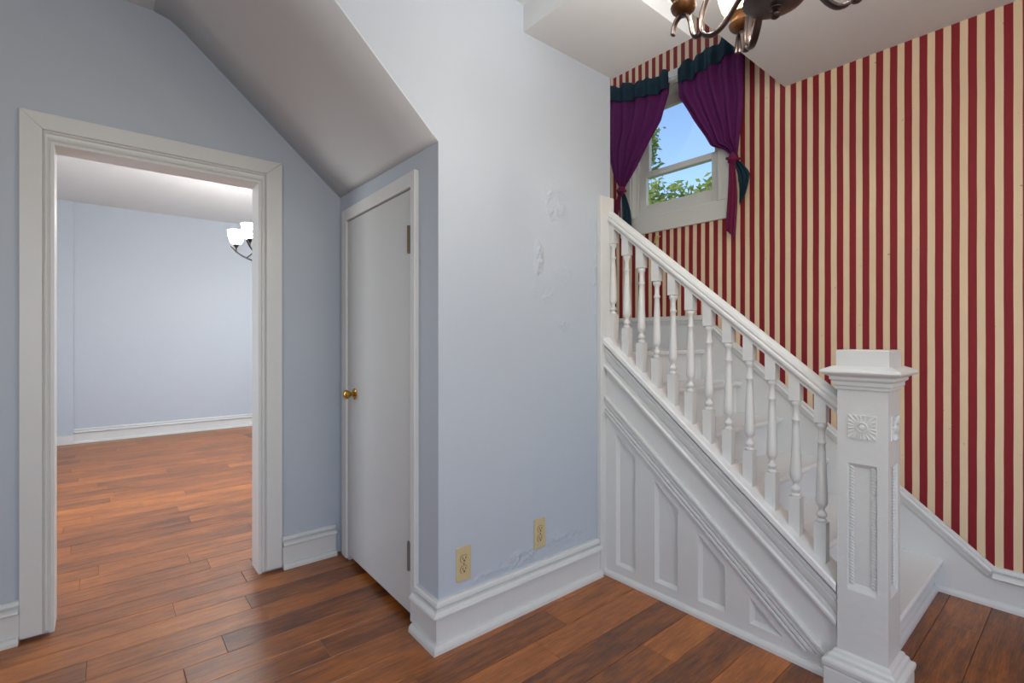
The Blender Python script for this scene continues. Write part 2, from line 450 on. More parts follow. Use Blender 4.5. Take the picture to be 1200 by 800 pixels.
# floor: subfloor slab and single planks laid along X
floor = struct(obj('floor', MB().box(X0, XS, Y0, Y9, -.06, -.014), 'subfloor'), 'hand-scraped brown hardwood plank floor')
RW = .1408; E0 = .734
tones = {}
fixed = {   # seams read from the photograph: row -> list of (x end of plank, tone)
    2: [(-.9, .5), (.1, .62), (.95, .45), (1.63, .36), (2.6, .78)],
    3: [(-.6, .5), (.55, .6), (1.1, .5), (2.6, .22)],
    4: [(-.5, .45), (.7, .6), (1.32, .66), (2.6, .68)],
    1: [(-.8, .4), (.4, .6), (1.2, .45), (2.6, .26)],
    0: [(-.4, .5), (.8, .4), (1.5, .5), (2.6, .66)],
    -1: [(-.7, .5), (.5, .5), (1.75, .3), (2.45, .25), (4, .4)],
    -2: [(-.7, .5), (.9, .5), (2.2, .35), (4, .3)],
    -3: [(-.7, .5), (1.2, .5), (2.75, .33), (4, .42)],
    5: [(-.4, .55), (.85, .5), (1.5, .3), (2.6, .6)],
}
cache = {}
def plank(x0, x1, y0, tone):
    L = round(x1 - x0, 3); key = L
    if key not in cache:
        g = .0006; b = .0014; h = .0142; wd = RW
        mb = MB(); lv = [(g, -h), (g, -b), (g + b, 0)]
        vs = []
        for e, z in lv: vs += [(-L / 2 + e, e, z), (L / 2 - e, e, z), (L / 2 - e, wd - e, z), (-L / 2 + e, wd - e, z)]
        fs = [(8, 9, 10, 11)] + [(4 * k + i, 4 * k + (i + 1) % 4, 4 * k + 4 + (i + 1) % 4, 4 * k + 4 + i) for k in range(2) for i in range(4)]
        me = bpy.data.meshes.new('plank'); me.from_pydata(vs, [], fs); me.materials.append(M['wood']); cache[key] = me
    o = bpy.data.objects.new('plank', cache[key]); COL.objects.link(o); o.parent = floor
    o.location = Vector(((x0 + x1) / 2, y0, 0)) - WO[floor]
    o.color = (tone, tone, tone, 1)
rows_lo = math.floor((-.35 - E0) / RW); rows_hi = math.ceil((Y9 - E0) / RW)
for r in range(rows_lo, rows_hi):
    y = E0 + r * RW
    if y + RW > Y9: continue
    xa = -1.25
    if y > 2.85: xb = 2.4
    elif y + RW > 1.74: xb = 1.06
    elif y > .62: xb = 2.02
    else: xb = 3.09
    segs = []
    if r in fixed:
        p = xa
        for e, t in fixed[r]:
            if p >= xb: break
            segs.append((p, min(e, xb), t)); p = min(e, xb)
    else:
        p = xa - random.uniform(0, .7)
        while p < xb:
            e = p + random.choice((.45, .6, .8, .95, 1.1, 1.25))
            if e > xb - .25: e = xb
            if e > xa: segs.append((max(p, xa), e, min(.85, max(.12, random.gauss(.5, .17)))))
            p = e
    for a, b, t in segs: plank(a, b, y, t)
fl2 = MB().box(X0, XS, Y0, E0 + rows_lo * RW, -.0135, -.0004)
obj('floor_behind', fl2, 'wood_slab', floor)

# ------------------------------------------------------------------ baseboards, casings
BP = [(0, .184), (.014, .184), (.020, .178), (.023, .167), (.012, .161), (.012, .157), (.030, .154), (.041, .146), (.044, .138), (.032, .130), (.023, .126), (.023, .030), (.033, .029), (.040, .024), (.045, .014), (.046, 0), (0, 0)]
def run_profile(mb, prof, p0, p1, nrm, m0=0, m1=0):
    """sweep (out, z) from p0 to p1 (2D), out along nrm; m0/m1: mitre (grow per unit out at the ends)"""
    d = Vector((p1[0] - p0[0], p1[1] - p0[1], 0)).normalized(); nn = Vector((nrm[0], nrm[1], 0))
    A = [Vector((p0[0], p0[1], 0)) + nn * o - d * (o * m0) + Vector((0, 0, z)) for o, z in prof]
    B = [Vector((p1[0], p1[1], 0)) + nn * o + d * (o * m1) + Vector((0, 0, z)) for o, z in prof]
    n = len(prof)
    return mb.add(A + B, [tuple(range(n)), tuple(range(2 * n - 1, n - 1, -1))] + [(i, i + n, (i + 1) % n + n, (i + 1) % n) for i in range(n)])
e = CL(.165, 0, 0)
mb = run_profile(MB(), BP, (XK, YC), (1.944, YC), (0, -1), 1, 0)
run_profile(mb, BP, (e.x, e.y), (XK, YC), (cn.x, cn.y), 0, 1)
struct(obj('baseboard_center', mb, 'trim_rough'), 'tall white baseboard turning the corner below the outlets')
BP2 = [(o, z * .9) for o, z in BP]
struct(obj('baseboard_left', run_profile(MB(), BP2, (.722, YD), (1.0, YD), (0, -1)), 'trim'), 'white baseboard between the doorway and the closet')
struct(obj('baseboard_left_near', run_profile(MB(), BP2, (X0, YD), (-.256, YD), (0, -1)), 'trim'), 'white baseboard left of the doorway')
BP3 = [(o, z * .95) for o, z in BP]
struct(obj('baseboard_right', run_profile(MB(), BP3, (XS, Y0), (XS, .312), (-1, 0)), 'trim'), 'white baseboard at the foot of the striped wall')
struct(obj('baseboard_far', run_profile(MB(), BP2, (-.262, Y9), (3.0, Y9), (0, -1)), 'trim'), 'tall white baseboard along the far wall of the next room')
struct(obj('baseboard_far_breast', MB().box(X0, -.262, 7.535, 7.555, 0, .1), 'trim'), 'low white baseboard on the chimney breast in the next room')

# doorway casing (mitred boards with an inner bead) and jamb
def casing_board(path, w0, w1, th, bead=True): pass
ox0, ox1, oz = -.256, .719, 2.118
t1 = empty('trim_1', ((DX0 + DX1) / 2, YD, 0)); struct(t1, 'white casing around the open doorway')
bw = .068
yf = YD - .024
obj('casing_board', MB().prism([(ox0, .012), (ox0 + bw, .012), (ox0 + bw, oz - bw), (ox0, oz)], 'y', yf, YD), 'trim', t1, bevel=.003)
obj('casing_board', MB().prism([(ox1, .014), (ox1 - bw - .008, .014), (ox1 - bw - .008, oz - bw), (ox1, oz)], 'y', yf, YD), 'trim', t1, bevel=.003)
obj('casing_board', MB().prism([(ox0, oz), (ox1, oz), (ox1 - bw - .008, oz - bw), (ox0 + bw, oz - bw)], 'y', yf, YD), 'trim', t1, bevel=.003)
def frame_sweep(mb, prof):
    """prof: (t from outer 0 to inner 1, y) mitred round the doorway"""
    n = len(prof); secs = []
    for (cx, cz, ix, iz) in ((ox0 + bw, .012, DX0, .012), (ox0 + bw, oz - bw, DX0, DZ), (ox1 - bw - .008, oz - bw, DX1, DZ), (ox1 - bw - .008, .012, DX1, .012)):
        secs.append([(cx + (ix - cx) * t, y, cz + (iz - cz) * t) for t, y in prof])
    vs = [p for q in secs for p in q]
    return mb.add(vs, [(j * n + i, j * n + (i + 1) % n, (j + 1) * n + (i + 1) % n, (j + 1) * n + i) for j in range(3) for i in range(n)] + [tuple(range(n)), tuple(range(4 * n - 1, 3 * n - 1, -1))])
obj('jamb_bead', frame_sweep(MB(), [(0, YD), (0, YD - .016), (.12, YD - .019), (.24, YD - .016), (.30, YD - .009), (.62, YD - .008), (.72, YD - .013), (.86, YD - .014), (1, YD - .008), (1, YD)]), 'trim', t1)
obj('jamb', MB().box(DX0 - .004, DX0 + .012, YD - .006, YD + .134, 0, DZ - .012), 'trim', t1)
obj('jamb', MB().box(DX1 - .012, DX1 + .004, YD - .006, YD + .134, 0, DZ - .012), 'trim', t1)
obj('jamb', MB().box(DX0 - .004, DX1 + .004, YD - .006, YD + .134, DZ - .012, DZ + .004), 'trim', t1)

# ------------------------------------------------------------------ closet door
dr = empty('door_1', CL((DS0 + DS1) / 2, 0, 0)); struct(dr, 'flat white closet door with a brass knob')
mb = MB(); clbox(mb, DS0 + .003, DS1 - .003, -.03, .006, .034, 1.838)
obj('door_slab', mb, 'door', dr, bevel=.002)
mb = MB()
vs = []
obj('casing_board', clbox(MB(), DS0 - .038, DS0, -.01, .021, .02, 1.905), 'trim', dr, bevel=.003)
obj('casing_board', clbox(MB(), DS1, DS1 + .068, -.01, .016, .012, 1.905), 'trim', dr, bevel=.003)
obj('casing_board', clbox(MB(), DS0, DS1, -.01, .019, 1.842, 1.905), 'trim', dr, bevel=.003)
for (z0, z1, mt, lb) in ((1.567, 1.675, 'hinge', 'tarnished brass hinge'), (.232, .338, 'hinge_grey', 'grey painted hinge')):
    mb = clbox(MB(), DS0 + .004, DS0 + .046, .004, .0095, z0, z1)
    c = CL(DS0 + .009, .020, 0)
    mb.tube([(c.x, c.y, z0 - .003), (c.x, c.y, z1 + .003)], .0085, 10)
    h = obj('hinge', mb, mt, dr); h['label'] = lb
KS, KZ = .866, .912
def clathe(prof, s, z, n=20):
    mb = MB(); vs = []; fs = []
    for r, h in prof:
        for i in range(n):
            a = 2 * PI * i / n; vs.append(CL(s + r * math.cos(a), h, z + r * math.sin(a)))
    for j in range(len(prof) - 1):
        for i in range(n):
            k = (i + 1) % n; fs.append((j * n + i, j * n + k, (j + 1) * n + k, (j + 1) * n + i))
    fs.append(tuple(range(n))); fs.append(tuple(range((len(prof) - 1) * n, len(prof) * n)))
    return mb.add(vs, fs, True)
kb = obj('knob', clathe([(.009, .012), (.009, .026), (.014, .032), (.022, .040), (.0245, .049), (.023, .057), (.016, .063), (.004, .065)], KS, KZ), 'brass', dr); kb['label'] = 'round brass knob'
obj('rosette', clathe([(.031, .004), (.031, .008), (.026, .011), (.016, .015), (.010, .016)], KS, KZ), 'brass', kb)

# ------------------------------------------------------------------ outlets
def outlet(x, z, w_, h_, label):
    r = empty('wall_outlet', (x, YC, z - h_ / 2)); tag(r, label, 'outlet', 'beige outlets on the centre wall')
    obj('cover_plate', MB().box(x - w_ / 2, x + w_ / 2, YC - .006, YC, z - h_ / 2, z + h_ / 2), 'beige', r, bevel=.003)
    for s in (-1, 1):
        zc = z + s * .0215
        pts = []
        for i in range(20):
            a = 2 * PI * i / 20; pts.append((x + .0172 * math.cos(a), zc + max(-.0135, min(.0135, .0172 * math.sin(a)))))
        rc = obj('receptacle', MB().prism(pts, 'y', YC - .0085, YC - .004), 'beige', r, bevel=.0008)
        sl = MB()
        sl.box(x - .0085, x - .0055, YC - .0092, YC - .008, zc - .002, zc + .008)
        sl.box(x + .0055, x + .0085, YC - .0092, YC - .008, zc - .002, zc + .008)
        sl.prism([(x + .004 * math.cos(a * PI / 6), zc - .0075 + .004 * math.sin(a * PI / 6)) for a in range(12)], 'y', YC - .0092, YC - .008)
        rim = []
        for i in range(21):
            a = 2 * PI * i / 20; rim.append((x + .0178 * math.cos(a), YC - .0062, zc + max(-.014, min(.014, .0178 * math.sin(a)))))
        sl.tube(rim, .0009, 5)
        obj('slots', sl, 'slot', rc)
    obj('screw', MB().lathe([(.003, -.0075), (.003, -.006)], (x, YC, z), 10, 'y'), 'slot', r)
outlet(1.121, .293, .072, .138, 'beige duplex wall outlet nearer the closet door corner')
outlet(1.543, .309, .070, .136, 'beige duplex wall outlet nearer the stairs')

# ------------------------------------------------------------------ staircase
ST = empty('staircase', (2.55, 1.1, 0)); tag(ST, 'white painted wooden staircase with turned balusters and a square newel post', 'staircase')
SL = .83
XF = 1.985                                     # face of the panelled stringer side
def SZ(y, d=0): return .353 + SL * (y - .597) - d
YA, YB = .592, 1.632
def strip(d0, d1, x0, x1, ya=YA, yb=YB, zmin=.06):
    poly = [(ya, SZ(ya, d1)), (yb, SZ(yb, d1)), (yb, SZ(yb, d0)), (ya, SZ(ya, d0))]
    return MB().prism(clip(poly, 0, 1, zmin), 'x', x0, x1)
XB = 2.078
def slope_profile(prof, ya=YA, yb=YB, zmin=None):
    """prof: (x, d) closed polygon, extruded along Y with the slope"""
    n = len(prof); mb = MB()
    A = [(x, ya, SZ(ya, d)) for x, d in prof]; B = [(x, yb, SZ(yb, d)) for x, d in prof]
    return mb.add(A + B, [tuple(range(n)), tuple(range(2 * n - 1, n - 1, -1))] + [(i, i + n, (i + 1) % n + n, (i + 1) % n) for i in range(n)])
obj('stringer_cap', slope_profile([(1.962, .006), (1.967, 0), (XB + .006, 0), (XB + .006, .034), (1.968, .034), (1.962, .027)]), 'tread', ST)
# fascia mouldings below the cap
ST_SIDE = obj('stringer', slope_profile([(1.982, .034), (1.982, .042), (1.972, .044), (1.972, .058), (1.980, .064), (1.980, .070), (1.972, .072), (1.976, .100), (1.984, .108), (1.984, .114), (1.975, .116), (1.975, .132), (1.968, .140), (1.968, .150), (1.976, .157), (1.990, .156), (XB, .156), (XB, .036)]), 'trim', ST)
obj('stringer_band', strip(.155, .30, 1.990, XB, YA, YB, .055), 'trim', ST_SIDE)
lm = MB()
for d0, d1, xf in ((.294, .310, 1.970), (.310, .316, 1.984), (.316, .338, 1.977), (.338, .343, 1.985), (.343, .360, 1.974), (.360, .366, 1.983), (.366, .381, 1.972)):
    poly = [(YA, SZ(YA, d1)), (YB, SZ(YB, d1)), (YB, SZ(YB, d0)), (YA, SZ(YA, d0))]
    lm.prism(clip(poly, 0, 1, .062), 'x', xf, XB - .02)
obj('stringer_moulding', lm, 'trim', ST_SIDE, bevel=.002)
# panelled field
PW = empty('side_panelling', (XF, 1.1, 0)); PW.parent = ST; PW.location = WO[PW] - WO[ST]
top_d = .379
pans = [(1.447, 1.563), (1.218, 1.338), (1.000, 1.120), (.776, .898)]
PB, PTD = .066, .432
edges = [YB] + [v for a, b in pans for v in (b, a)] + [.776]
bm_ = MB()
for i in range(0, len(edges) - 2, 2):
    hi, lo = edges[i], edges[i + 1]
    poly = clip([(lo, 0), (hi, 0), (hi, 3), (lo, 3)], SL, -1, -(SZ(0, top_d)))
    obj('stile', MB().prism(poly, 'x', XF, XB - .01), 'trim', PW)
for a, b in pans:
    obj('bottom_rail', MB().box(XF, XB - .01, a, b, 0, PB), 'trim', PW)
    poly = [(a, SZ(a, PTD)), (b, SZ(b, PTD)), (b, SZ(b, top_d)), (a, SZ(a, top_d))]
    obj('sloping_rail', MB().prism(clip(poly, 0, 1, PB), 'x', XF, XB - .01), 'trim', PW)
    pl = clip(clip([(a, PB), (b, PB), (b, 3), (a, 3)], SL, -1, -(SZ(0, PTD))), 0, 1, PB)
    q = inset(pl, .012); n = len(pl)
    mb = MB().add([(XF + .0005, *p) for p in pl] + [(XF + .019, *p) for p in q], [(i, (i + 1) % n, n + (i + 1) % n, n + i) for i in range(n)] + [tuple(range(n, 2 * n))])
    mb.prism(pl, 'x', XF + .0195, XB - .012)
    obj('panel', mb, 'trim', PW)
obj('stile', MB().prism([(.586, 0), (.776, 0), (.776, SZ(.776, top_d)), (.712, .066), (.586, .066)], 'x', XF, XB - .01), 'trim', PW)
shoe = [(0, .026), (.008, .025), (.014, .020), (.018, .012), (.019, 0), (0, 0)]
obj('shoe_moulding', run_profile(MB(), shoe, (XF, YB + .0), (XF, .60), (-1, 0)), 'trim', PW)

# half post at the wall end
obj('half_post', MB().box(1.946, 2.050, 1.628, YC, 0, 1.935), 'trim_rough', ST, bevel=.003)

# treads and risers
TZ = [.152 + .196 * k for k in range(6)]; TY = [.482 + .24 * k for k in range(6)]
XR = 3.076
xl = XB
for k in range(5):
    x_l = 2.112 if k == 0 else xl
    z, y = TZ[k], TY[k]
    mb = MB(); th = .026; prof = [(y + .004, z - th), (y, z - th + .006), (y - .002, z - th / 2), (y, z - .006), (y + .005, z), (TY[k + 1] + .034, z), (TY[k + 1] + .034, z - th)]
    mb.prism(prof, 'x', x_l, XR)
    if k == 0: mb.prism([(p[0] if p[0] > .6 else .592, p[1]) for p in prof[4:]] + [(.592, z - th)], 'x', xl, x_l)
    obj('tread', mb, 'tread', ST)
    zb = 0 if k == 0 else TZ[k - 1]
    obj('riser', MB().box(x_l if k else 2.112, XR, y + .032, y + .05, zb, z - th + .002), 'tread', ST)
    if k: obj('cove', MB().box(x_l, XR, y + .020, y + .033, z - th - .014, z - th), 'tread', ST, bevel=.004)
obj('riser', MB().box(xl, XR, TY[5] + .032, TY[5] + .05, TZ[4], TZ[5] - .024), 'tread', ST)
obj('landing', MB().box(2.05, XR, TY[5], YD, TZ[5] - .026, TZ[5]), 'tread', ST, bevel=.005)
obj('first_step_shoe', run_profile(MB(), shoe, (2.142, TY[0] + .032), (XR - .02, TY[0] + .032), (0, -1)), 'trim', ST)
for k in range(3):                             # the upper flight behind the centre wall
    x1 = 2.05 - .24 * k; z = TZ[5] + .196 * (k + 1)
    obj('tread', MB().box(x1 - .265, x1 + .02, YC + .112, YD, z - .026, z), 'tread', ST, bevel=.004)
    obj('riser', MB().box(x1 - .02, x1, YC + .112, YD, z - .196, z - .026), 'tread', ST)
# wall skirtboard with its cap moulding
sk = [(.312, 0), (.312, .172), (1.695, 1.352), (YD, 1.352), (YD, 0.9), (1.6, .8), (.75, 0)]
SKB = obj('skirtboard', MB().prism(sk, 'x', XR, XS), 'trim', ST)
path = [(.312, .172), (1.695, 1.352), (YD, 1.352)]
cp = [(0, -.050), (-.006, -.048), (-.012, -.036), (-.012, -.028), (-.020, -.022), (-.022, -.012), (-.016, -.006), (-.016, .004), (-.004, .010), (0, .010)]
mb = MB(); secs = []
for i, (y, z) in enumerate(path):
    tdir = []
    if i > 0: tdir.append(Vector((path[i][0] - path[i - 1][0], path[i][1] - path[i - 1][1])).normalized())
    if i < 2: tdir.append(Vector((path[i + 1][0] - path[i][0], path[i + 1][1] - path[i][1])).normalized())
    nn = [Vector((-t.y, t.x)) for t in tdir]
    m = nn[0] if len(nn) == 1 else (nn[0] + nn[1]) / (1 + nn[0].dot(nn[1]))
    if i == 0: m = Vector((0, 1)) * (1 / 1) if False else (nn[0] + Vector((0, 1))) / (1 + nn[0].y)
    secs.append([(XR + (o if o else .004), y + m.x * h, z + m.y * h) for o, h in cp])
n = len(cp); vs = [p for s in secs for p in s]
fs = [(j * n + i, j * n + (i + 1) % n, (j + 1) * n + (i + 1) % n, (j + 1) * n + i) for j in range(2) for i in range(n)] + [tuple(range(n)), tuple(range(3 * n - 1, 2 * n - 1, -1))]
obj('skirt_cap', mb.add(vs, fs), 'trim', SKB)
obj('skirt_shoe', run_profile(MB(), shoe, (XR, .30), (XR, .51), (-1, 0)), 'trim', SKB)

# handrail
rp = [(-.020, 0), (-.020, .012), (-.027, .016), (-.031, .024), (-.031, .034), (-.027, .040), (-.029, .050), (-.026, .062), (-.016, .072), (0, .077)]
rp = rp + [(-x, z) for x, z in rp[-2::-1]]
XBAL = 2.03
def RZ(y): return .975 + .835 * (y - .65)
n = len(rp); ya, yb = .588, 1.629
obj('handrail', MB().add([(XBAL + x, ya, RZ(ya) + z) for x, z in rp] + [(XBAL + x, yb, RZ(yb) + z) for x, z in rp],
    [tuple(range(n)), tuple(range(2 * n - 1, n - 1, -1))] + [(i, i + n, (i + 1) % n + n, (i + 1) % n) for i in range(n)], True), 'trim', ST, angle=25)
# balusters
bw2 = .0195
def baluster_mesh():
    mb = MB()
    def blk(z0, z1):
        mb.box(-bw2, bw2, -bw2, bw2, z0, z1)
    blk(-.148, 0); blk(.366, .466)
    prof = [(.013, -.002), (.017, .002), (.0175, .007), (.016, .011), (.011, .014), (.011, .017), (.0165, .022), (.018, .028), (.0165, .034), (.011, .040), (.0095, .047), (.0105, .053), (.0155, .060), (.0195, .070), (.0198, .085), (.0185, .12), (.0155, .19), (.0125, .26), (.0115, .284), (.0145, .288), (.0155, .292), (.0145, .296), (.0112, .300), (.0108, .325), (.0112, .338), (.015, .346), (.0185, .352), (.0185, .360), (.016, .366), (.013, .368)]
    mb.lathe(prof, (0, 0, 0), 14)
    return mb
b0 = None
for k in range(12):
    y = .657 + .0873 * k
    z0 = .530 + .832 * (y - .657)
    if b0 is None:
        b0 = obj('baluster', MB().add([(v[0] + XBAL, v[1] + y, v[2] + z0) for v in baluster_mesh().v], baluster_mesh().f, True), 'trim', ST, origin=(XBAL, y, z0), angle=40)
    else:
        o = b0.copy(); COL.objects.link(o); o.parent = ST; o.location = Vector((XBAL, y, z0)) - WO[ST]

# newel post
NX0, NX1, NY0, NY1 = 1.965, 2.110, .443, .588
NP = obj('newel_post', MB().box(NX0 + .014, NX1, NY0 + .014, NY1, 0, 1.06), 'trim', ST)
PZ0, PZ1 = .343, .778
def face_with_panel(mb, P, W, z0, z1, u0, u1, p0, p1, depth, bev):
    """P(u, z, into): outer face with a sunk bevelled panel"""
    o = [(0, z0), (W, z0), (W, z1), (0, z1)]; h = [(u0, p0), (u1, p0), (u1, p1), (u0, p1)]
    r = [(u0 + bev * .45, p0 + bev * 1.7), (u1 - bev * .45, p0 + bev * 1.7), (u1 - bev * .45, p1 - bev), (u0 + bev * .45, p1 - bev)]
    vs = [P(u, z, 0) for u, z in o] + [P(u, z, 0) for u, z in h] + [P(u, z, depth) for u, z in r]
    fs = []
    for i in range(4):
        j = (i + 1) % 4; fs += [(i, j, 4 + j, 4 + i), (4 + i, 4 + j, 8 + j, 8 + i)]
    fs.append((8, 9, 10, 11)); mb.add(vs, fs)
WN = .145
mb = MB()
PX = lambda u, z, d: (NX0 + d, NY0 + u, z)
PY = lambda u, z, d: (NX0 + u, NY0 + d, z)
face_with_panel(mb, PX, WN, .02, 1.06, .030, .115, PZ0, PZ1, .0125, .014)
face_with_panel(mb, PY, WN, .02, 1.06, .030, .115, PZ0, PZ1, .0125, .014)
obj('panelled_face', mb, 'trim_rough', NP)
# rope beads along the panel sides
rb = MB()
for fn in (PX, PY):
    for u in (.041, .104):
        nb = 38
        for i in range(nb):
            z = PZ0 + .026 + (PZ1 - PZ0 - .042) * i / (nb - 1)
            c = Vector(fn(u, z, .009)); a = Vector(fn(u + .007, z + .0045, .009)) - c
            rb.tube([c - a, c - a * .4, c + a * .4, c + a], [.002, .0052, .0052, .002], 6)
obj('rope_bead', rb, 'trim', NP)['kind'] = 'stuff'
# sunburst rosettes
def rosette(fn):
    mb = MB(); uc, zc, hs = .0715, .904, .0405
    def q(u, z, d): return Vector(fn(u, z, d))
    corners = [(-hs, -hs), (hs, -hs), (hs, hs), (-hs, hs)]
    mb.add([q(uc + a, zc + b, 0.001) for a, b in corners] + [q(uc + a * .98, zc + b * .98, -.004) for a, b in corners], [(0, 1, 5, 4), (1, 2, 6, 5), (2, 3, 7, 6), (3, 0, 4, 7), (4, 5, 6, 7)])
    for i in range(20):
        a = 2 * PI * (i + .5) / 20; da = .085
        def edge(t):
            c, s = math.cos(t), math.sin(t); k = hs * .95 / max(abs(c), abs(s)); return (c * k, s * k)
        i0 = (math.cos(a) * .0185, math.sin(a) * .0185); e0, e1, em = edge(a - da), edge(a + da), edge(a)
        mb.add([q(uc + i0[0], zc + i0[1], -.004), q(uc + e0[0], zc + e0[1], -.004), q(uc + em[0], zc + em[1], -.0085), q(uc + e1[0], zc + e1[1], -.004)], [(0, 1, 2), (0, 2, 3), (1, 3, 2)])
    rings = [(.018, .004), (.017, .0095), (.0145, .0095), (.013, .006), (.011, .006), (.008, .010), (.003, .0115)]
    nn = 18; vs = [q(uc + r * math.cos(2 * PI * i / nn), zc + r * math.sin(2 * PI * i / nn), -d) for r, d in rings for i in range(nn)]
    fs = [(j * nn + i, j * nn + (i + 1) % nn, (j + 1) * nn + (i + 1) % nn, (j + 1) * nn + i) for j in range(len(rings) - 1) for i in range(nn)] + [tuple(range((len(rings) - 1) * nn, len(rings) * nn))]
    mb.add(vs, fs)
    r = obj('rosette', mb, 'trim', NP); r['label'] = 'carved square sunburst rosette'
rosette(PX); rosette(PY)
def square_lathe(prof, mat, name, bevel=.002):
    """prof: (overhang, z) around the newel"""
    vs = []; fs = []
    for o, z in prof: vs += [(NX0 - o, NY0 - o, z), (NX1 + o, NY0 - o, z), (NX1 + o, NY1 + o, z), (NX0 - o, NY1 + o, z)]
    for j in range(len(prof) - 1):
        for i in range(4): fs.append((4 * j + i, 4 * j + (i + 1) % 4, 4 * j + 4 + (i + 1) % 4, 4 * j + 4 + i))
    fs.append((0, 1, 2, 3)); fs.append(tuple(range(len(vs) - 4, len(vs))))
    return obj(name, MB().add(vs, fs), mat, NP, bevel=bevel)
square_lathe([(.002, 1.026), (.006, 1.030), (.006, 1.040), (.012, 1.042), (.012, 1.056), (.020, 1.062), (.020, 1.072), (.030, 1.078), (.040, 1.082), (.044, 1.088), (.040, 1.096), (.012, 1.108), (-.01, 1.110)], 'trim', 'cornice')
square_lathe([(.003, 1.104), (.003, 1.162), (.001, 1.164)], 'trim', 'cap_block', .004)
square_lathe([(.033, 0), (.033, .058), (.030, .062), (.036, .070), (.038, .082), (.036, .090), (.024, .096), (.022, .108), (.014, .114), (.010, .124), (.001, .128)], 'trim', 'plinth')

# ------------------------------------------------------------------ stair window
WN1 = empty('window_1', (XS, (WY0 + WY1) / 2, 1.98)); struct(WN1, 'double-hung white wooden window above the stair landing')
cw = .10
obj('casing_board', MB().box(XS - .020, XS, WY0 - .09, WY1 + .09, 1.982, WZ0), 'wframe', WN1, bevel=.003)
obj('casing_board', MB().box(XS - .018, XS, WY0 - .09, WY0, WZ0, WZ1 + .1), 'wframe', WN1, bevel=.003)
obj('casing_board', MB().box(XS - .018, XS, WY1, WY1 + .09, WZ0, WZ1 + .1), 'wframe', WN1, bevel=.003)
obj('casing_board', MB().box(XS - .018, XS, WY0, WY1, WZ1, WZ1 + .1), 'wframe', WN1, bevel=.003)
obj('jamb', MB().box(XS - .002, XS + .16, WY1 - .012, WY1 + .002, WZ0, WZ1), 'wframe', WN1)
obj('jamb', MB().box(XS - .002, XS + .16, WY0 - .002, WY0 + .012, WZ0, WZ1), 'wframe', WN1)
obj('head', MB().box(XS - .002, XS + .16, WY0, WY1, WZ1 - .012, WZ1 + .002), 'wframe', WN1)
obj('sill', MB().box(XS - .002, XS + .19, WY0, WY1, WZ0 - .03, WZ0 + .015), 'wframe', WN1)
obj('stop_bead', MB().box(XS + .045, XS + .060, WY1 - .03, WY1 - .010, WZ0 + .01, WZ1 - .01), 'wframe', WN1, bevel=.003)
obj('stop_bead', MB().box(XS + .045, XS + .060, WY0 + .010, WY0 + .03, WZ0 + .01, WZ1 - .01), 'wframe', WN1, bevel=.003)
def sash(x0, x1, z0, z1, bot, top, name):
    g0, g1 = WY0 + .085, WY1 - .09
    r = obj(name, MB().box(x0, x1, WY0 + .012, g0, z0, z1).box(x0, x1, g1, WY1 - .012, z0, z1).box(x0, x1, g0, g1, z0, z0 + bot).box(x0, x1, g0, g1, z1 - top, z1), 'wframe', WN1, bevel=.003)
    obj('pane', MB().box((x0 + x1) / 2 - .002, (x0 + x1) / 2 + .002, g0 - .004, g1 + .004, z0 + bot - .004, z1 - top + .004), 'glass', r)
sash(XS + .062, XS + .096, WZ0 + .015, 2.462, .095, .04, 'lower_sash')
sash(XS + .100, XS + .134, 2.430, WZ1 - .012, .05, .07, 'upper_sash')

